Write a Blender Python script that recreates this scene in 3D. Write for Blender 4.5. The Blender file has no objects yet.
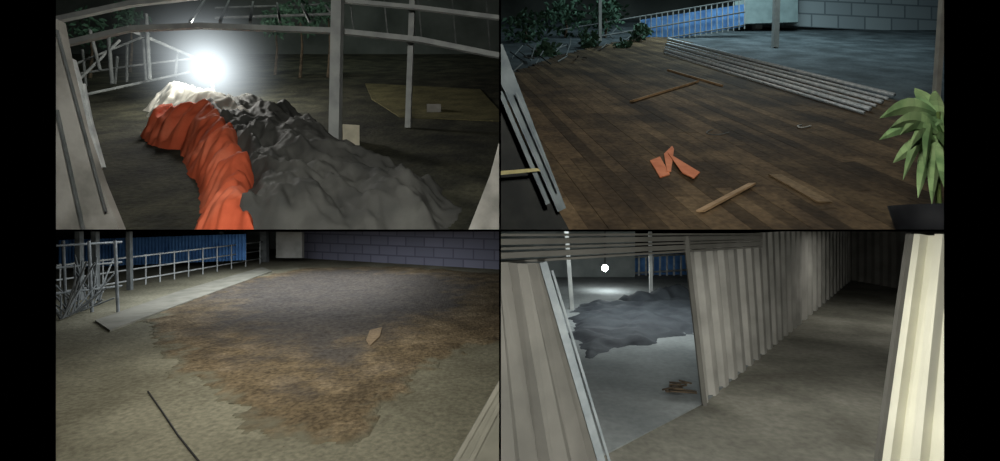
import bpy, bmesh, math, random
from mathutils import Vector, noise
random.seed(4)
scene=bpy.context.scene
try:
    scene.view_settings.view_transform='Standard'
except Exception: pass
F=500.0; CX=500.0; CY=230.5
# every yard has its own ground : camera height, horizon row
Q={1:(3.0,10.0),2:(3.0,-20.0),3:(3.0,205.0),4:(3.0,215.0)}
def P(px,py,t): return Vector(((px-CX)/F*t,t,(CY-py)/F*t))
def T(q,py): H,hy=Q[q]; return H*F/(py-hy)
def G(q,px,py,h=0):
    v=P(px,py,T(q,py)); v.z+=h; return v
def gz(q,y): H,hy=Q[q]; return -H+(CY-hy)/F*y
EPS=0.003
K=0.888
PL={'L':((0,0,0),Vector((-1,-K,0)).normalized()),'R':((0,0,0),Vector((1,-K,0)).normalized()),
    'up':((0,0,EPS),Vector((0,0,-1))),'dn':((0,0,-EPS),Vector((0,0,1))),
    'xl':((-EPS,0,0),Vector((1,0,0))),'xr':((EPS,0,0),Vector((-1,0,0)))}
CL={1:['L','up','xl'],2:['R','up','xr'],3:['L','dn','xl'],4:['R','dn','xr']}

def s2l(c):
    o=[]
    for v in c:
        v=v/255.0
        o.append(v/12.92 if v<=0.04045 else ((v+0.055)/1.055)**2.4)
    return (o[0],o[1],o[2],1)
def mat(name,cols,scale=3,rough=0.85,metal=0,bump=0.0,bscale=None,stretch=(1,1,1),rotz=0,detail=6,coord='Object',lo=0.35,hi=0.65,attr=None,spec=0.2,fine=0.0,fscale=40):
    m=bpy.data.materials.new(name); m.use_nodes=True
    nt=m.node_tree; n=nt.nodes; l=nt.links
    b=n['Principled BSDF']; b.inputs['Roughness'].default_value=rough; b.inputs['Metallic'].default_value=metal
    b.inputs['Specular IOR Level'].default_value=spec
    tc=n.new('ShaderNodeTexCoord'); mp=n.new('ShaderNodeMapping'); mp.inputs['Scale'].default_value=stretch
    mp.inputs['Rotation'].default_value=(0,0,rotz)
    l.new(tc.outputs[coord],mp.inputs['Vector'])
    ns=n.new('ShaderNodeTexNoise'); ns.inputs['Scale'].default_value=scale; ns.inputs['Detail'].default_value=detail
    l.new(mp.outputs[0],ns.inputs['Vector'])
    r=n.new('ShaderNodeValToRGB'); l.new(ns.outputs['Fac'],r.inputs['Fac'])
    k=len(cols)
    while len(r.color_ramp.elements)<k: r.color_ramp.elements.new(0.5)
    for i,c in enumerate(cols):
        r.color_ramp.elements[i].position=lo+(hi-lo)*i/max(1,k-1)
        r.color_ramp.elements[i].color=s2l(c)
    out=r.outputs['Color']
    if fine:
        n3=n.new('ShaderNodeTexNoise'); n3.inputs['Scale'].default_value=fscale; n3.inputs['Detail'].default_value=3
        l.new(tc.outputs[coord],n3.inputs['Vector'])
        mr=n.new('ShaderNodeMapRange'); mr.inputs[1].default_value=.3; mr.inputs[2].default_value=.7; mr.inputs[3].default_value=1-fine; mr.inputs[4].default_value=1+fine
        l.new(n3.outputs['Fac'],mr.inputs[0])
        mx=n.new('ShaderNodeMixRGB'); mx.blend_type='MULTIPLY'; mx.inputs[0].default_value=1
        l.new(out,mx.inputs[1]); l.new(mr.outputs[0],mx.inputs[2]); out=mx.outputs[0]
    if attr:
        a=n.new('ShaderNodeAttribute'); a.attribute_name=attr
        mx=n.new('ShaderNodeMixRGB'); mx.blend_type='MULTIPLY'; mx.inputs[0].default_value=1
        l.new(out,mx.inputs[1]); l.new(a.outputs['Color'],mx.inputs[2]); out=mx.outputs[0]
    l.new(out,b.inputs['Base Color'])
    if bump:
        n2=n.new('ShaderNodeTexNoise'); n2.inputs['Scale'].default_value=bscale or scale*4; n2.inputs['Detail'].default_value=4
        l.new(mp.outputs[0],n2.inputs['Vector'])
        bp=n.new('ShaderNodeBump'); bp.inputs['Strength'].default_value=bump; bp.inputs['Distance'].default_value=0.05
        l.new(n2.outputs['Fac'],bp.inputs['Height']); l.new(bp.outputs[0],b.inputs['Normal'])
    return m
def brickmat(name,c1,c2,cm,bw,bh,ms=0.03):
    m=bpy.data.materials.new(name); m.use_nodes=True
    nt=m.node_tree; n=nt.nodes; l=nt.links; b=n['Principled BSDF']; b.inputs['Roughness'].default_value=0.9
    tc=n.new('ShaderNodeTexCoord'); br=n.new('ShaderNodeTexBrick')
    br.inputs['Color1'].default_value=s2l(c1); br.inputs['Color2'].default_value=s2l(c2); br.inputs['Mortar'].default_value=s2l(cm)
    br.inputs['Scale'].default_value=1; br.inputs['Brick Width'].default_value=bw; br.inputs['Row Height'].default_value=bh; br.inputs['Mortar Size'].default_value=ms
    l.new(tc.outputs['UV'],br.inputs['Vector']); l.new(br.outputs['Color'],b.inputs['Base Color'])
    return m
def emis(name,c,s):
    m=bpy.data.materials.new(name); m.use_nodes=True; b=m.node_tree.nodes['Principled BSDF']
    b.inputs['Base Color'].default_value=(1,1,1,1)
    b.inputs['Emission Color'].default_value=s2l(c); b.inputs['Emission Strength'].default_value=s
    return m

class B:
    def __init__(s,q): s.bm=bmesh.new(); s.q=q; s.uv=s.bm.loops.layers.uv.new('UVMap'); s.col=s.bm.loops.layers.color.new('Col')
    def face(s,pts,mi=0,uvs=None,col=None):
        try: f=s.bm.faces.new([s.bm.verts.new(p) for p in pts])
        except Exception: return
        f.material_index=mi
        for i,lp in enumerate(f.loops):
            if uvs: lp[s.uv].uv=uvs[i]
            lp[s.col]=(col,col,col,1) if col is not None else (1,1,1,1)
    def prism(s,pts,off,mi=0,col=None):
        """polygon pts extruded by vector off"""
        a=[Vector(p) for p in pts]; b=[p+Vector(off) for p in a]; n=len(a)
        s.face(a,mi,col=col); s.face(b[::-1],mi,col=col)
        for i in range(n): s.face([a[i],b[i],b[(i+1)%n],a[(i+1)%n]],mi,col=col)
    def beam(s,p,q,w,h=None,mi=0,up=Vector((0,0,1)),col=None):
        p=Vector(p);q=Vector(q);h=h or w; d=(q-p).normalized()
        if abs(d.dot(up))>0.95: up=Vector((0,1,0))
        sx=d.cross(up).normalized()*w/2; sz=sx.cross(d).normalized()*h/2
        s.prism([p-sx-sz,p+sx-sz,p+sx+sz,p-sx+sz],q-p,mi,col)
    def tube(s,pts,r,mi=0,seg=8,r2=None):
        pts=[Vector(p) for p in pts]; rings=[]; n=len(pts)
        for i,p in enumerate(pts):
            d=(pts[min(i+1,n-1)]-pts[max(i-1,0)]).normalized()
            u=Vector((0,0,1)) if abs(d.z)<0.9 else Vector((0,1,0))
            a=d.cross(u).normalized(); b=a.cross(d)
            rr=r if r2 is None else r+(r2-r)*i/(n-1)
            rings.append([s.bm.verts.new(p+(a*math.cos(k*2*math.pi/seg)+b*math.sin(k*2*math.pi/seg))*rr) for k in range(seg)])
        fs=[]
        for i in range(n-1):
            for k in range(seg):
                fs.append(s.bm.faces.new([rings[i][k],rings[i][(k+1)%seg],rings[i+1][(k+1)%seg],rings[i+1][k]]))
        fs.append(s.bm.faces.new(rings[0])); fs.append(s.bm.faces.new(rings[-1]))
        for f in fs: f.material_index=mi; f.smooth=True
    def sphere(s,c,r,mi=0,sc=(1,1,1),seg=16):
        res=bmesh.ops.create_uvsphere(s.bm,u_segments=seg,v_segments=seg//2,radius=r)
        for v in res['verts']: v.co=Vector((v.co.x*sc[0],v.co.y*sc[1],v.co.z*sc[2]))+Vector(c)
        for f in {f for v in res['verts'] for f in v.link_faces}: f.material_index=mi; f.smooth=True
    def box(s,c,sx,sy,sz,rz=0,mi=0):
        c=Vector(c); a=Vector((math.cos(rz),math.sin(rz),0))*sx/2; b=Vector((-math.sin(rz),math.cos(rz),0))*sy/2
        s.prism([c-a-b,c+a-b,c+a+b,c-a+b],(0,0,sz),mi)
    def wall(s,p,q,tp,tq,th=0.15,mi=0):
        p,q,tp,tq=map(Vector,(p,q,tp,tq)); L=(q-p).length
        s.face([p,q,tq,tp],mi,[(0,0),(L,0),(L,(tq-q).length),(0,(tp-p).length)])
        n=Vector((0,th,0)); s.face([p+n,q+n,tq+n,tp+n],mi)
        s.face([tp,tq,tq+n,tp+n],mi); s.face([p,p+n,tp+n,tp],mi); s.face([q,q+n,tq+n,tq],mi)
    def corr(s,p,q,tp,tq,n,amp,mi=0,prof=((0,0),(0.3,0),(0.45,1),(0.8,1),(0.95,0))):
        p,q,tp,tq=map(Vector,(p,q,tp,tq)); nr=(q-p).cross(tp-p).normalized()
        us=[]
        for i in range(n):
            for a,o in prof: us.append(((i+a)/n,o))
        us.append((1,0))
        pr=None
        for u,o in us:
            a=p.lerp(q,u)+nr*amp*o; b=tp.lerp(tq,u)+nr*amp*o
            if pr: s.face([pr[0],a,b,pr[1]],mi)
            pr=(a,b)
    def leaf(s,base,tip,w,sag=0.15,mi=0,n=6,side=None):
        base=Vector(base);tip=Vector(tip); d=tip-base
        side=side or d.cross(Vector((0,1,0.3))).normalized(); nor=side.cross(d).normalized()
        pr=None
        for i in range(n+1):
            u=i/n; c=base.lerp(tip,u)+Vector((0,0,1))*sag*math.sin(u*math.pi)*d.length
            ww=w*max(0.03,math.sin(math.pi*min(1,u*0.93+0.07))**0.8)
            row=(c-side*ww+nor*ww*0.25,c,c+side*ww+nor*ww*0.25)
            if pr:
                sh=0.8+0.2*random.random()
                s.face([pr[0],pr[1],row[1],row[0]],mi,col=sh); s.face([pr[1],pr[2],row[2],row[1]],mi,col=sh*.85)
            pr=row
    def done(s,name,mats,clip=True,smooth=False,parent=None):
        if clip:
            for k in CL[s.q]:
                co,no=PL[k]
                bmesh.ops.bisect_plane(s.bm,geom=s.bm.verts[:]+s.bm.edges[:]+s.bm.faces[:],plane_co=co,plane_no=no,clear_outer=True)
        me=bpy.data.meshes.new(name); s.bm.to_mesh(me); s.bm.free()
        for m in (mats if isinstance(mats,(list,tuple)) else [mats]): me.materials.append(m)
        if smooth:
            for p in me.polygons: p.use_smooth=True
        o=bpy.data.objects.new(name,me); bpy.context.collection.objects.link(o)
        if parent: o.parent=parent
        return o

def sdist(x,y,poly):
    ins=False; dm=1e9; n=len(poly)
    for i in range(n):
        ax,ay=poly[i]; bx,by=poly[(i+1)%n]
        if (ay>y)!=(by>y) and x<(bx-ax)*(y-ay)/(by-ay)+ax: ins=not ins
        vx,vy=bx-ax,by-ay; t=max(0,min(1,((x-ax)*vx+(y-ay)*vy)/(vx*vx+vy*vy+1e-9)))
        d=math.hypot(x-ax-t*vx,y-ay-t*vy); dm=min(dm,d)
    return dm if ins else -dm
def fnoise(x,y,s,z=0.0):
    return noise.noise(Vector((x*s,y*s,z)))
def mound(q,name,px,hmax,edge,m,res,fold=0.1,fs=1.0,base=0.0,wob=0.2,stretch=(1,1),rot=0,lump=0.0,inner=None,top=None,warp=1.0,crumple=0.0):
    """cloth / loose material lying on the ground; inner = polygon whose soft mask goes in colour attribute Mix;
       top(x,y) = extra height of what lies underneath; crumple = height of sharp cloth facets"""
    poly=[(G(q,a,b).x,G(q,a,b).y) for a,b in px]
    ip=[(G(q,a,b).x,G(q,a,b).y) for a,b in inner] if inner else None
    x0=min(p[0] for p in poly)-.3; x1=max(p[0] for p in poly)+.3; y0=min(p[1] for p in poly)-.3; y1=max(p[1] for p in poly)+.3
    nx=int((x1-x0)/res)+1; ny=int((y1-y0)/res)+1
    b=B(q); vs={}; cr,sr=math.cos(rot),math.sin(rot)
    mixl=b.bm.verts.layers.float_color.new('Mix')
    for j in range(ny):
        for i in range(nx):
            x=x0+i*res; y=y0+j*res
            d=sdist(x,y,poly)+wob*(fnoise(x,y,1.3,3.1)+.5*fnoise(x,y,4,9.1))
            if d<-2*res: continue
            t=max(0,min(1,d/edge)); sm=t*t*(3-2*t)
            v=Vector(((x*cr+y*sr)*fs*stretch[0],(-x*sr+y*cr)*fs*stretch[1],7.7))
            wv=noise.noise_vector(v*0.5)*warp
            r=(1-abs(noise.noise(v+wv))*2.4)+0.45*(1-abs(noise.noise(v*2.3+wv))*2.4)+.25*(1-abs(noise.noise(v*5+wv))*2.4)
            hh=hmax*sm+fold*r*min(1,t*3)+lump*fnoise(x,y,.7,1.2)*sm
            if crumple:
                c1=noise.voronoi(v*1.1+wv*.5)[0][0]; c2=noise.voronoi(v*2.6+wv)[0][0]; c3=noise.voronoi(v*6+wv)[0][0]
                hh+=crumple*(c1+.45*c2+.18*c3-.6)*min(1,t*2.5)
            if top: hh+=top(x,y)*min(1,t*2)
            if d<0: hh=-0.05+d*0.3
            else: hh=max(hh,0.012)+base*min(1,t*4)
            vv=b.bm.verts.new((x,y,gz(q,y)+hh)); vs[i,j]=vv
            if ip:
                di=sdist(x,y,ip)+1.2*fnoise(x,y,.8,4)+.9*fnoise(x,y,2.2,8)+.5*fnoise(x,y,6,2)
                a=max(0,min(.85,di/2.0+.45)); e=max(0,min(1,(d+.35*fnoise(x,y,5,6))/.35))
                vv[mixl]=(a,e,0,1)
    for j in range(ny-1):
        for i in range(nx-1):
            k=[(i,j),(i+1,j),(i+1,j+1),(i,j+1)]
            if all(c in vs for c in k):
                b.bm.faces.new([vs[c] for c in k])
    return b.done(name,m,smooth=True)
def flat(q,name,px,h,m,th=0.02):
    b=B(q); pts=[G(q,a,c,h) for a,c in px]; b.prism(pts,(0,0,-th)); return b.done(name,m)
def ground(q,name,m,y1):
    b=B(q); 
    b.prism([Vector((x,y,gz(q,y))) for x,y in ((-K*y1-1,3),(K*y1+1,3),(K*y1+1,y1),(-K*y1-1,y1))],(0,0,-0.15))
    return b.done(name,m)
def poly(q,name,px,t,m,th=0.1):
    b=B(q); b.prism([P(a,c,t) for a,c in px],(0,th,0)); return b.done(name,m)
def foliage(q,name,cs,m,mb,n=250,ls=0.25):
    b=B(q)
    for px,py,t,r in cs:
        c=P(px,py,t); R=r/F*t
        g=Vector((c.x,c.y,gz(q,c.y)))
        b.tube([g,g.lerp(c,0.5)+Vector((0.1,0,0)),c],0.08,1,6,0.03)
        for i in range(n):
            d=Vector((random.gauss(0,1),random.gauss(0,1),random.gauss(0,1))).normalized()*R*random.random()**0.4
            p=c+Vector((d.x,d.y,d.z*0.8))
            e=Vector((random.uniform(-1,1),random.uniform(-1,1),random.uniform(-1,.6))).normalized()*ls
            b.leaf(p,p+e,ls*0.22,0.1,0,2)
    return b.done(name,[m,mb])
def area(name,loc,size,power,col,rot=(0,0,0),sy=None):
    l=bpy.data.lights.new(name,'AREA'); l.energy=power; l.color=col; l.shape='RECTANGLE'; l.size=size; l.size_y=sy or size
    o=bpy.data.objects.new(name,l); o.location=loc; o.rotation_euler=rot; bpy.context.collection.objects.link(o); return o
def aimed_fill(name,loc,target,size,power,col):  # area light aimed at a target, used for the added fills
    d=Vector(target)-Vector(loc); o=area(name,loc,size,power,col,d.to_track_quat('-Z','Y').to_euler()); return o
def point(name,loc,power,col,r=0.1):
    l=bpy.data.lights.new(name,'POINT'); l.energy=power; l.color=col; l.shadow_soft_size=r
    o=bpy.data.objects.new(name,l); o.location=loc; bpy.context.collection.objects.link(o); return o
def block(q,name,px,py,w,h,m,rz=0.2,d=None):
    t=T(q,py); c=G(q,px,py,-0.05); b=B(q); b.box(c,w*t/F,(d or w)*t/F,h*t/F,rz)
    o=b.done(name,m); md=o.modifiers.new('b','BEVEL'); md.width=.02; md.segments=2; return o

# ---------------- materials
M_black=mat('black_paint',[(3,3,3),(5,5,5)],rough=1,spec=0)
M_steel=mat('galvanised_post',[(146,149,146),(168,171,166)],3,0.6,0.0)
M_greysteel=mat('grey_steel',[(76,80,79),(100,103,101)],4,0.6,0.0)
M_white=mat('white_painted_steel',[(150,155,155),(190,194,190)],5,0.6)
M_wallgrey=mat('weathered_panel',[(112,111,104),(138,136,128),(156,154,146)],2.0,0.85,bump=0.15)
M_dirt=mat('dark_dirt',[(34,35,28),(52,52,41),(68,67,53)],1.2,0.95,bump=0.5,bscale=9,fine=.3,fscale=12)
M_olive=mat('olive_concrete',[(80,77,52),(108,102,70)],1.5,0.95,bump=0.2,fine=.2,fscale=12)
M_backdark=mat('far_block_wall',[(62,66,62),(88,92,88)],0.35,0.95)
M_tarp=mat('grey_tarpaulin',[(64,65,62),(76,76,72),(90,90,85)],1.2,0.75,bump=0.15,bscale=2.5,spec=0.12)
M_tarplit=mat('lit_grey_tarpaulin',[(150,148,138),(195,192,180)],2.0,0.8,bump=0.2,bscale=3,spec=.1)  # grey tarp where the lamp hits it, brightness put into the colour
M_orange=mat('orange_tarpaulin',[(184,82,54),(205,98,66),(222,120,88)],1.2,0.8,bump=0.15,bscale=3,spec=.1)
M_cream=mat('cream_box',[(165,160,140),(190,184,160)],4,0.8)
M_leafdark=mat('night_leaves',[(45,70,55),(75,105,85)],3,0.8)
M_bark=mat('bark',[(60,52,42),(90,78,62)],6,0.9)
M_wood=mat('deck_wood',[(68,57,44),(86,72,54),(106,90,68)],1.1,0.85,bump=0.3,bscale=10,attr='Col',spec=0.08,fine=.3,fscale=12)
M_plank=mat('plank_wood',[(98,83,62),(118,100,74)],1.1,0.85,fine=.25,fscale=14)
M_palewood=mat('pale_timber',[(142,118,88),(172,145,112)],5,0.8)
M_bluegrey=mat('bluegrey_concrete',[(44,51,53),(60,68,71),(76,84,87)],0.9,0.9,bump=0.3,fine=.25,fscale=10)
M_blue=mat('blue_sheet',[(70,112,165),(95,142,195)],2,0.7)
M_zinc=mat('zinc_pipe',[(175,192,202),(215,226,234)],8,0.35,0.1)
M_oranges=mat('orange_board',[(195,114,76),(215,136,96)],4,0.8)
M_green=mat('green_leaf',[(115,152,102),(155,188,130),(184,210,154)],3,0.6,attr='Col')
M_stem=mat('plant_stem',[(70,90,45),(95,110,60)],5,0.8)
M_pot=mat('dark_pot',[(18,20,24),(28,30,34)],5,0.7)
M_g3=mat('olive_yard',[(94,91,76),(106,103,87),(118,115,98)],0.6,0.95,bump=0.3,bscale=14,fine=.25,fscale=13,spec=.05)
M_heap=mat('dark_tarpaulin',[(44,48,52),(62,67,70)],1.6,0.8,bump=0.3,bscale=5)
M_block3=brickmat('lavender_blocks',(112,112,126),(102,103,116),(84,84,97),1.1,0.5,0.04)
M_block2=brickmat('white_blocks',(140,150,152),(122,132,136),(94,104,108),1.6,0.8,0.05)
M_kerb=mat('kerb',[(100,99,88),(120,118,106)],2,0.9)
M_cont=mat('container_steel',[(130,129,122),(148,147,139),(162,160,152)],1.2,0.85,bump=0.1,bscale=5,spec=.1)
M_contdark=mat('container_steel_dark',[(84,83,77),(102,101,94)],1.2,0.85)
M_cream2=mat('cream_container_steel',[(192,190,170),(210,208,188)],1.2,0.8,spec=.1)
M_g4=mat('corridor_floor',[(94,93,84),(112,111,101),(128,127,116)],0.7,0.95,bump=0.2,fine=.15,fscale=10,spec=.05)
M_g4b=mat('yard_concrete',[(112,117,116),(132,137,135)],0.8,0.95,bump=0.15,fine=.1,fscale=10,spec=.05)
M_cable=mat('black_cable',[(36,36,35),(48,46,43)],5,0.8)
M_yellow=mat('yellow_tape',[(150,143,100),(170,164,120)],8,0.7)
M_bulb=emis('bulb_glow',(255,252,245),30)
# grain : soft blend of dry grain, wet dark grain and the yard dust at the rim
M_grain=mat('drying_grain',[(78,68,52),(95,83,63),(113,100,79)],1.6,0.95,bump=0.7,bscale=16,detail=8,fine=.45,fscale=13,spec=.05)
nt=M_grain.node_tree; bs=nt.nodes['Principled BSDF']; src=bs.inputs['Base Color'].links[0].from_socket
at=nt.nodes.new('ShaderNodeAttribute'); at.attribute_name='Mix'; sx=nt.nodes.new('ShaderNodeSeparateColor'); nt.links.new(at.outputs['Color'],sx.inputs[0])
nn=nt.nodes.new('ShaderNodeTexNoise'); nn.inputs['Scale'].default_value=9; nn.inputs['Detail'].default_value=5
tc=nt.nodes.new('ShaderNodeTexCoord'); nt.links.new(tc.outputs['Object'],nn.inputs['Vector'])
rr=nt.nodes.new('ShaderNodeValToRGB'); rr.color_ramp.elements[0].position=.3; rr.color_ramp.elements[1].position=.7
rr.color_ramp.elements[0].color=s2l((48,46,44)); rr.color_ramp.elements[1].color=s2l((78,75,72)); nt.links.new(nn.outputs['Fac'],rr.inputs[0])
m1=nt.nodes.new('ShaderNodeMixRGB'); nt.links.new(sx.outputs[0],m1.inputs[0]); nt.links.new(src,m1.inputs[1]); nt.links.new(rr.outputs[0],m1.inputs[2])
m2=nt.nodes.new('ShaderNodeMixRGB'); nt.links.new(sx.outputs[1],m2.inputs[0]); m2.inputs[1].default_value=s2l((104,101,85)); nt.links.new(m1.outputs[0],m2.inputs[2])
nt.links.new(m2.outputs[0],bs.inputs['Base Color'])

# ---------------- shell : slab and partition between yards
def shell(name,pts,off):
    b=B(1); b.prism(pts,off); return b.done(name,M_black,clip=False)
Y1=62
shell('floor_slab',[(-K,1,-.002),(K,1,-.002),(K*Y1,Y1,-.002),(-K*Y1,Y1,-.002)],(0,0,.004))
shell('wall_partition',[(-.002,1,-8),(-.002,Y1,-8),(-.002,Y1,30),(-.002,1,30)],(.004,0,0))
for s,nm in ((-1,'wall_left'),(1,'wall_right')):
    shell(nm,[(s*K*1.001,1,-8),(s*K*Y1*1.001,Y1,-8),(s*K*Y1*1.001,Y1,30),(s*K*1.001,1,30)],(s*.05,0,0))

# ================= YARD 1 =================
q=1
ground(1,'ground',M_dirt,46)
b=B(1); b.wall(P(40,70,34),P(500,82,34),P(40,-30,34),P(500,-30,34),0.3); b.done('wall_back',M_backdark)
flat(1,'concrete_pad',[(365,84),(480,90),(500,112),(500,122),(400,118),(372,100)],0.03,M_olive)
def px_post(b,q,bx,by,tx,ty,w,mi=0,t=None):
    t=t or T(q,by); b.beam(P(bx,by,t),P(tx,ty,t),w*t/F,None,mi)
b=B(1)
px_post(b,1,335,142,338,-15,10)
px_post(b,1,408,128,413,-15,5.5)
tt=12.0
for line,w in (([(56,46),(130,29),(200,26),(335,31),(420,40),(500,56)],5),([(335,0),(420,8),(500,18)],4),([(56,20),(130,4),(200,-4)],5)):
    for a,c in zip(line,line[1:]): b.beam(P(*a,tt),P(*c,tt),w*tt/F)
b.done('shed_frame',M_steel)
b=B(1)
for i in range(6):
    x=70+i*20+random.uniform(-6,6); y=82-i*2
    b.tube([P(x,y+6,17),P(x+random.uniform(-4,4),y-24+random.uniform(-16,8),17)],0.045)
b.tube([P(62,76,17),P(130,66,17),P(196,58,17)],0.035)
b.tube([P(66,92,16),P(120,40,16)],.04); b.tube([P(112,84,16),P(108,32,16)],.06); b.tube([P(150,80,16),P(146,14,16)],.06)
b.tube([P(60,100,15),P(190,72,17)],.04); b.tube([P(130,30,16),P(205,62,17)],.05); b.tube([P(90,30,16),P(100,70,16)],.05)
b.tube([P(70,66,16),P(150,34,17)],.035)
b.done('scaffold_poles',M_greysteel)
b=B(1)
for k in range(6): b.beam(P(205+k*24,0+k,22),P(190+k*30,22,14),.07)
b.beam(P(215,18,20),P(335,14,20),.08); b.beam(P(215,8,22),P(335,4,22),.07)
for k in range(5): b.beam(P(350+k*34,-2,20),P(354+k*34,34+k*4,20),.05)
b.done('roof_trusses',M_greysteel)
b=B(1); b.wall(P(228,88,24),P(500,98,24),P(228,76,24),P(500,86,24),0.2); b.done('low_wall',M_backdark)
foliage(1,'tree',[(300,16,22,22),(275,24,23,14),(328,12,22,12)],M_leafdark,M_bark,160,0.3)
foliage(1,'tree.001',[(90,30,22,22),(130,18,24,16)],M_leafdark,M_bark,120,0.3)
b=B(1)
L=[(40,10),(58,20),(66,62),(82,130),(100,182),(122,236),(40,236)]
b.prism([P(x,y,6.7) for x,y in L],(0,.12,0))
b.beam(P(57,110,6.62),P(84,232,6.62),.03,.03,1)
b.beam(P(57,30,6.62),P(106,212,6.62),.02,.03,1)
b.done('container_side_panel',[M_wallgrey,M_greysteel])
poly(1,'container_side_panel.001',[(505,120),(490,175),(466,236),(505,236)],6.7,M_wallgrey,.12)
b=B(1); b.beam(P(72,60,7.2),P(102,168,7.2),.07); b.beam(P(84,84,7.2),P(97,150,7.2),.03); b.done('leaning_pole',M_white)
# tarps
mound(1,'grey_tarp_pile',[(172,122),(222,106),(262,110),(300,122),(340,146),(392,168),(446,190),(458,212),(440,245),(205,250),(228,200),(205,160)],0.42,0.8,M_tarp,0.035,0.03,1.3,wob=0.2,stretch=(1.25,.55),rot=.75,lump=.3,warp=1.3,crumple=.5)
mound(1,'lit_tarp_end',[(148,108),(165,98),(185,97),(235,112),(275,136),(230,138),(190,130),(150,118)],0.45,0.7,M_tarplit,0.04,0.02,1.5,wob=0.2,base=0.15,stretch=(1.2,.5),rot=.8,crumple=.35)  # lit end of the grey pile, lamp light painted in by a paler material
oc=[(G(1,a,c).x,G(1,a,c).y) for a,c in ((168,136),(205,160),(222,190),(228,250))]
def drape(x,y):
    # the sheet climbs onto the pile on its right side
    for (ax,ay),(bx,by) in zip(oc,oc[1:]):
        if by<=y<=ay or (by-.01<=y<=ay+.01):
            cx=ax+(bx-ax)*(ay-y)/(ay-by+1e-6); return max(-.15,min(.3,(x-cx)*.35))
    return 0
mound(1,'orange_tarp',[(140,136),(158,124),(208,130),(240,155),(255,190),(258,250),(190,250),(202,215),(192,178),(178,150),(150,146)],0.32,0.3,M_orange,0.03,0.03,1.6,wob=0.1,base=0.12,stretch=(1.5,.4),rot=-.1,lump=.05,top=drape,warp=.8,crumple=.36)
block(1,'cardboard_box',175,106,13,16,M_cream)
block(1,'concrete_block',351,144,16,20,M_cream,.3)
block(1,'concrete_block.001',345,154,15,9,M_wallgrey,-.2)
block(1,'concrete_block.002',434,112,14,8,M_wallgrey,.1)
# work lamp
lamp=bpy.data.objects.new('work_lamp',None); bpy.context.collection.objects.link(lamp)
base=G(1,218,110); top=P(208,68,base.y)
b=B(1); b.tube([base,P(214,90,base.y),top],.035)
for a in (-1,0,1): b.tube([P(216,98,base.y),base+Vector((a*.5,(-.4 if a else .4),-.1))],.025)
b.tube([top+Vector((-.3,.15,.1)),top+Vector((.3,.15,.1))],.05)
b.done('stand',M_steel,parent=lamp)
b=B(1); b.sphere(top,.38,0,(1.1,.5,1)); o=b.done('bulb',M_bulb,parent=lamp)
b=B(1); b.sphere(top,3.6,0,(1,1,1),32)  # self-glowing ball that paints the glare around the bulb
vm=bpy.data.materials.new('halo_emission'); vm.use_nodes=True; nt=vm.node_tree; nt.nodes.remove(nt.nodes['Principled BSDF'])
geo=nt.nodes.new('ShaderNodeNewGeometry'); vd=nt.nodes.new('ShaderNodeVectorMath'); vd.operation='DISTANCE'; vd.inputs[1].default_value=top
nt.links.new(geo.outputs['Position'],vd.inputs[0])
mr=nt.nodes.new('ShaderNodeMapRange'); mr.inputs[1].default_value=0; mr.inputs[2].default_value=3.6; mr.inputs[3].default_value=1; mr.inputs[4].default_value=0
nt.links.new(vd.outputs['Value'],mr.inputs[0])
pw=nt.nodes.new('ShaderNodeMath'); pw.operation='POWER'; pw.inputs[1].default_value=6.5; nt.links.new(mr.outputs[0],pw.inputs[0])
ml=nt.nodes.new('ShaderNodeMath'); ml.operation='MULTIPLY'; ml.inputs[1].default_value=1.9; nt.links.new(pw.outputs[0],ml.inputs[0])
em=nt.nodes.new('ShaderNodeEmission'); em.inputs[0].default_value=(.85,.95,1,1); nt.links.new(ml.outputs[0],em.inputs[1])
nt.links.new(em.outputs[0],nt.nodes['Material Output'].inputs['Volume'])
b.done('painted_halo',vm,parent=lamp)
lp=point('lamp_light',top+Vector((0,-.5,.9)),750,(1,.98,.92),.4); lp.parent=lamp
aimed_fill('front_fill',(-1.0,1.5,2.0),(-6,12,2.6),.6,380,(1,.99,.95))  # added fill next to the camera, out of view, brightens front faces
aimed_fill('backdrop_fill',(-10,20,16),(-16,34,8),4,420,(.88,1,.92))  # unseen fill added to lift the dark backdrop

# ================= YARD 2 =================
q=2
ground(2,'ground.001',M_bluegrey,50)
dk=[(505,75),(560,55),(645,36),(672,38),(950,118),(1000,260),(560,260),(505,180)]
dp=[(G(2,a,c).x,G(2,a,c).y) for a,c in dk]
A=G(2,668,50); Z=G(2,888,112); ang=math.atan2(Z.y-A.y,Z.x-A.x)
ca,sa=math.cos(ang),math.sin(ang)
rp=[(x*ca+y*sa,-x*sa+y*ca) for x,y in dp]
b=B(2); v=min(p[1] for p in rp); W=0.24
while v<max(p[1] for p in rp):
    vm_=v+W/2; xs=[]
    for i in range(len(rp)):
        (x1,y1),(x2,y2)=rp[i],rp[(i+1)%len(rp)]
        if (y1>vm_)!=(y2>vm_): xs.append(x1+(x2-x1)*(vm_-y1)/(y2-y1))
    if len(xs)>=2:
        u=min(xs); ue=max(xs); u+=random.uniform(0,.3)
        while u<ue:
            L_=random.uniform(2.2,4.2); e=min(u+L_,ue)
            pts=[]
            hh=random.uniform(.035,.04)
            for (uu,vv) in ((u+.004,v+.003),(e-.004,v+.003),(e-.004,v+W-.003),(u+.004,v+W-.003)):
                x=uu*ca-vv*sa; y=uu*sa+vv*ca; pts.append(Vector((x,y,gz(2,y)+hh)))
            b.prism(pts,(0,0,-.03),col=random.uniform(.72,1.08))
            u=e
    v+=W
b.done('plank_deck',M_wood)
b=B(2)
for i in range(6):
    p=G(2,668-i*.8,41+i*2.8,.1); z=G(2,894-i*6,99+i*3.6,.1)
    b.tube([p,z],.035 if i%2 else .055)
b.done('zinc_pipe_bundle',M_zinc)
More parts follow.
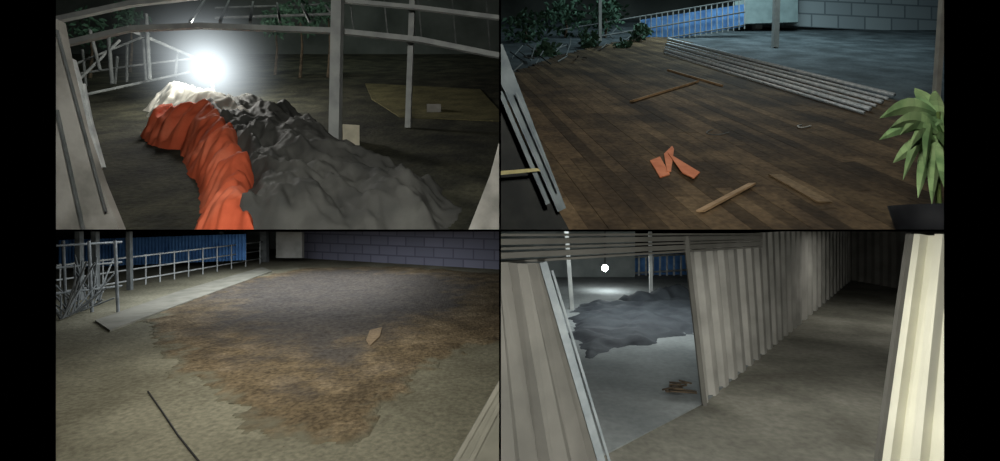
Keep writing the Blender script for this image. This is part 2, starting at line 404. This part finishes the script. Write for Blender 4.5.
def stick(name,a,c,w,m,h=.07,th=.05):
    b=B(2); b.beam(G(2,*a,h),G(2,*c,h),w,th); return b.done(name,m)
stick('timber_batten',(632,104),(697,84),.12,M_palewood)
stick('timber_batten.001',(668,72),(722,88),.07,M_palewood)
stick('timber_batten.002',(700,216),(752,188),.11,M_palewood,.06,.03)
stick('timber_batten.003',(775,178),(825,206),.22,M_plank,.05,.02)
for i,pg in enumerate([[(650,164),(660,160),(670,178),(660,181)],[(664,158),(672,150),(674,153),(671,176),(667,176)],[(668,158),(700,178),(694,184),(682,178)]]):
    flat(2,'orange_board' + ('' if not i else '.%03d'%i),pg,.06+.015*i,M_oranges,.015)
block(2,'paper_cup',752,165,5,4,M_cream)
b=B(2)
for cx,cy,r in ((803,128,8),(716,134,14)):
    pts=[]
    for i in range(9):
        a=i*.5+.3; pts.append(G(2,cx+r*math.cos(a)*(1-.06*i),cy+r*.24*math.sin(a)+(i*.2),.06))
    b.tube(pts,.014 if cx>800 else .008,0 if cx>800 else 1,5)
b.done('wire_coil',[M_white,M_greysteel])
b=B(2)
b.prism([P(x,y,5.8) for x,y in [(495,40),(503,45),(566,208),(558,212),(495,70)]],(0,.1,0),1)
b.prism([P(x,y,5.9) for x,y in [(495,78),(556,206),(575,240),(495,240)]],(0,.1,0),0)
b.beam(P(500,92,5.75),P(548,204,5.75),.04,.05,1)
b.beam(P(516,92,5.7),P(558,190,5.7),.02,.02,1)
b.prism([P(x,y,5.7) for x,y in [(500,171),(538,168),(541,171),(500,175)]],(0,.02,0),2)
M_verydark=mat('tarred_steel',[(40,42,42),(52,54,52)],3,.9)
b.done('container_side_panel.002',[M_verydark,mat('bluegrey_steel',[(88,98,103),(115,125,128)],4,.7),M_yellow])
foliage(2,'tree.002',[(525,30,24,24),(565,18,26,24),(605,14,26,20),(545,55,20,14)],M_leafdark,M_bark,200,0.35)
foliage(2,'tree.003',[(590,40,22,10),(640,32,24,10),(622,48,22,8)],M_leafdark,M_bark,120,0.3)
b=B(2)
for i in range(34):
    x=508+i*4+random.uniform(-5,5); y=70-i*1.1+random.uniform(-8,10)
    b.tube([G(2,x,y,.1),G(2,x+random.uniform(-14,14),y+random.uniform(-6,6),.12+random.random()*.4)],.022)
b.done('scrap_pile',M_greysteel)
b=B(2); t=26
b.wall(P(640,44,t),P(745,26,t),P(640,20,t),P(745,4,t),.05,1)
for i in range(20):
    x=640+i*5.5; y=46-i*.9; b.tube([P(x,y,t-.2),P(x,y-30,t-.2)],.03)
for k in (2,15,28): b.tube([P(560,58-k,t-.2),P(745,27-k,t-.2)],.04)
b.done('railing_fence',[M_greysteel,M_blue])
b=B(2); b.wall(P(745,24,30),P(950,34,30),P(745,-14,30),P(950,-8,30),.3); b.wall(P(490,30,38),P(745,22,38),P(490,-60,38),P(745,-60,38),.3,1); b.done('wall_back.001',[M_block2,M_backdark])
b=B(2); b.wall(P(735,24,29),P(798,22,29),P(735,-20,29),P(798,-20,29),.2); b.done('container_end',mat('pale_wall',[(110,126,126),(126,143,142)],2))
b=B(2); px_post(b,2,775,48,777,-15,5); px_post(b,2,936,100,944,-15,5); px_post(b,2,600,42,600,-15,3); px_post(b,2,757,30,757,-15,7); b.done('shed_frame.001',M_steel)
b=B(2); c0=P(938,112,5.3)
tips=[(880,118,-.25),(879,140,.1),(890,128,-.4),(893,163,.0),(903,180,-.2),(918,198,.1),(932,204,-.2),(945,190,-.3),(898,104,.2),(915,88,.2),(935,90,.1),(910,150,-.45),(925,170,-.4),(900,135,-.3),(950,150,-.5)]
for i,(x,y,dy) in enumerate(tips):
    st=c0+Vector((random.uniform(-.06,.04),random.uniform(-.05,.05),-.02-.4*(i%4)/4))
    b.leaf(st,P(x,y,5.3+dy),.085,.12,0,8)
b.tube([P(940,235,5.4),P(937,160,5.35),c0],.03,1,8,.02)
b.tube([P(936,236,5.4),P(936,205,5.4)],.33,2,16,.42)
b.done('potted_plant',[M_green,M_stem,M_pot])
area('overhead_fill',(5.5,7,9),5,270,(1,.89,.74),(math.radians(15),0,0))  # warm fill added above the deck, out of view
area('yard_fill',(12,22,17),6,1600,(.72,.93,1),(math.radians(10),0,0))  # bluish fill added over the rear ground, source not seen
aimed_fill('front_fill.001',(1.0,1.5,2.0),(7,11,2.8),.6,240,(1,.96,.88))  # unseen front fill added for plant and deck

# ================= YARD 3 =================
q=3
ground(3,'ground.002',M_g3,40)
mound(3,'drying_grain',[(140,322),(205,286),(300,268),(400,266),(520,275),(520,335),(440,362),(400,402),(350,446),(288,444),(235,416),(185,386)],.02,.6,M_grain,.07,.012,2,wob=.5,
      inner=[(205,298),(250,280),(340,268),(470,278),(470,305),(400,325),(365,345),(325,372),(280,356),(235,328)])
flat(3,'kerb_strip',[(95,322),(180,292),(262,268),(272,272),(190,302),(110,332)],.05,M_kerb,.1)
flat(3,'cardboard_sheet',[(370,332),(382,329),(380,338),(370,348),(366,342)],.05,M_plank,.02)
b=B(3)
n=14
for i in range(n+1):
    u=i/n; g=G(3,60+200*u**1.0,300-36*u,0); b.tube([g,g+Vector((0,0,1.15))],.025)
for h in (.25,.65,1.1):
    b.tube([G(3,56,301,h),G(3,160,282,h),G(3,262,263,h)],.03)
b.done('pipe_railing',M_steel)
b=B(3)
for i in range(34):
    u=random.random()*.4; g=G(3,58+110*u,322-44*u,.05); g2=g+Vector((random.uniform(-.9,.9),random.uniform(-.5,.5),random.uniform(.2,1.6))); b.tube([g,g2],.022)
for x in (66,92,118): b.tube([G(3,x,312,0),G(3,x-3,312,2.0)],.04)
for h in (.6,1.3,1.9): b.tube([G(3,56,316,h),G(3,122,306,h)],.03)
b.done('scaffold_stack',M_greysteel)
b=B(3)
t1=24; b.corr(P(60,268,t1),P(246,260,t1),P(60,240,t1),P(246,234,t1),56,.15); b.done('blue_fence_panel',M_blue)
b=B(3); b.wall(P(40,266,34),P(310,262,34),P(40,228,34),P(310,228,34),.3); b.done('wall_back.002',M_backdark)
b=B(3); b.wall(G(3,300,258,-.1),G(3,510,270,-.1),G(3,300,258,3),G(3,510,270,3),.3); b.done('wall_back.003',M_block3)
b=B(3); 
for bx,by,w in ((265,262,6),(96,296,5),(222,264,3),(130,290,4),(80,300,5)): px_post(b,3,bx,by,bx-1,225,w)
b.done('steel_posts',M_greysteel)
b=B(3); b.wall(P(276,258,26),P(302,258,26),P(276,232,26),P(302,232,26),.3); b.done('gate_pillar',M_cont)
b=B(3); b.tube([G(3,148,392,.01),G(3,162,412,.01),G(3,178,436,.01),G(3,205,470,.01)],.012); b.done('power_cable',M_cable)
b=B(3)
b.prism([P(x,y,5.5) for x,y in [(505,376),(500,384),(480,420),(452,470),(505,470)]],(0,.1,0))
b.beam(P(502,380,5.4),P(450,470,5.4),.04,.05,1); b.beam(P(502,400,5.4),P(466,470,5.4),.02,.05,1)
b.done('container_side_panel.003',[M_kerb,M_kerb])
area('slab_fill',(-3.2,4.5,-.03),3,30,(1,.97,.88))  # added fills under the slab for even light on the yard, no real fittings
area('slab_fill.001',(-4,9,-.03),5,190,(1,.97,.9))
area('slab_fill.002',(-7.5,18,-.03),8,800,(.88,.93,1))
aimed_fill('front_fill.002',(-.7,1.1,-1.1),(-6,14,-1.6),.5,300,(1,.98,.93))  # added low fill near the camera for upright surfaces

# ================= YARD 4 =================
q=4
ground(4,'ground.003',M_g4,40)
flat(4,'yard_slab',[(540,480),(600,458),(705,403),(800,322),(850,282),(850,262),(500,262),(500,480)],.02,M_g4b)
CE=-.004
def up(v,z=CE): return Vector((v.x,v.y,z))
b=B(4)
p0=G(4,705,405); p1=G(4,800,325); p2=G(4,852,280)
top0=P(686,236,p0.y)
b.corr(p0,p1,top0,up(p1),14,-.08)
b.corr(p1,p2,up(p1),up(p2),14,-.1)
b.beam(p0+Vector((-.02,-.03,0)),top0+Vector((-.02,-.03,0)),.07,.05,1)
b.done('corrugated_wall',[M_cont,M_contdark])
b=B(4)
b.corr(P(440,500,5.2),P(606,470,6.0),P(455,262,5.2),P(546,264,6.0),3,-.12)
b.beam(P(543,262,5.9),P(604,470,5.9),.09,.06,1); b.beam(P(552,270,6.05),P(612,470,6.05),.03,.06,1)
b.done('corrugated_wall.001',[mat('container_steel_mid',[(104,103,96),(124,122,114)],1.2,.85),mat('jamb_paint',[(120,128,130),(145,152,152)],4,.7)])
b=B(4)
for i in range(5):
    y0=231+i*7.0; 
    b.beam(P(490,y0+4,5.8-.02*(i%2)),P(760,y0*.45+.55*231+3,9.2),.095,.07 if i%2 else .03)
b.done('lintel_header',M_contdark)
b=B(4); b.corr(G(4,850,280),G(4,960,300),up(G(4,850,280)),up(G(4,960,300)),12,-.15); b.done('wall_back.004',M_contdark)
b=B(4)
b.corr(P(880,475,5.2),P(975,475,4.6),P(914,234,5.2),P(985,234,4.6),3,-.13); b.beam(P(876,475,5.25),P(910,234,5.25),.05,.05,1)
b.done('corrugated_door',[M_cream2,M_contdark])
b=B(4); b.wall(P(500,300,24),P(635,283,24),P(500,228,24),P(635,228,24),.3); b.done('wall_back.005',mat('pale_far_wall',[(105,112,110),(125,131,128)],1.5))
b=B(4); b.wall(P(625,292,25),P(700,286,25),P(625,256,25),P(700,250,25),.1,1)
for i in range(10): x=625+i*7; b.tube([P(x,292,24.6),P(x,256,24.6)],.05)
for k in (0,16,32): b.tube([P(622,290-k,24.6),P(700,285-k,24.6)],.05)
b.done('railing_fence.001',[M_white,M_blue])
mound(4,'covered_heap',[(562,338),(575,304),(690,298),(720,306),(712,332),(660,342),(590,358)],.08,.9,M_heap,.08,.03,1.1,wob=.25,crumple=.16)
mound(4,'covered_heap.001',[(615,300),(690,291),(700,300),(640,306)],.28,1.0,M_heap,.13,.15,.8,wob=.3)
b=B(4); px_post(b,4,572,310,566,228,4); px_post(b,4,651,296,650,228,3); b.done('shed_frame.002',M_steel)
lb=bpy.data.objects.new('hanging_bulb',None); bpy.context.collection.objects.link(lb)
b=B(4); c=P(605,268,20); b.sphere(c,.13); b.tube([c+Vector((0,0,.1)),Vector((c.x,c.y,-.01))],.02,1); b.done('bulb_and_cord',[M_bulb,M_cable],parent=lb)
l_=point('bulb_light',c+Vector((0,-.4,-.2)),80,(.9,.97,1),.1); l_.parent=lb
b=B(4)
for i in range(16):
    g=G(4,random.uniform(674,698),random.uniform(388,400),.05+random.random()*.08); a=random.uniform(-.6,.6)
    b.beam(g,g+Vector((-math.cos(a),math.sin(a),random.uniform(-.02,.1)))*random.uniform(.15,.35),.025,.025)
b.done('timber_scraps',M_bark)
area('ceiling_fill',(2.4,4.6,-.03),2,60,(1,.99,.95))  # fills added flush under the slab to brighten floor and walls, no fittings there
area('ceiling_fill.001',(6.0,6.6,-.03),2.5,120,(1,.98,.94))
area('ceiling_fill.002',(4,14,-.03),4,230,(.92,.98,1))
area('ceiling_fill.003',(11,13,-.03),3,80,(1,.98,.94))
aimed_fill('front_fill.003',(.7,1.1,-1.1),(7.6,9,-1.4),.5,280,(1,.99,.96))  # hidden front fill added for walls and door

# ---------------- camera / world
w=bpy.data.worlds.new('night'); scene.world=w; w.use_nodes=True
w.node_tree.nodes['Background'].inputs[0].default_value=(0,0,0,1)
cam=bpy.data.cameras.new('camera'); cam.lens=18; cam.sensor_width=36; cam.clip_start=.05; cam.clip_end=300
co=bpy.data.objects.new('camera',cam); co.rotation_euler=(math.radians(90),0,0); bpy.context.collection.objects.link(co)
scene.camera=co
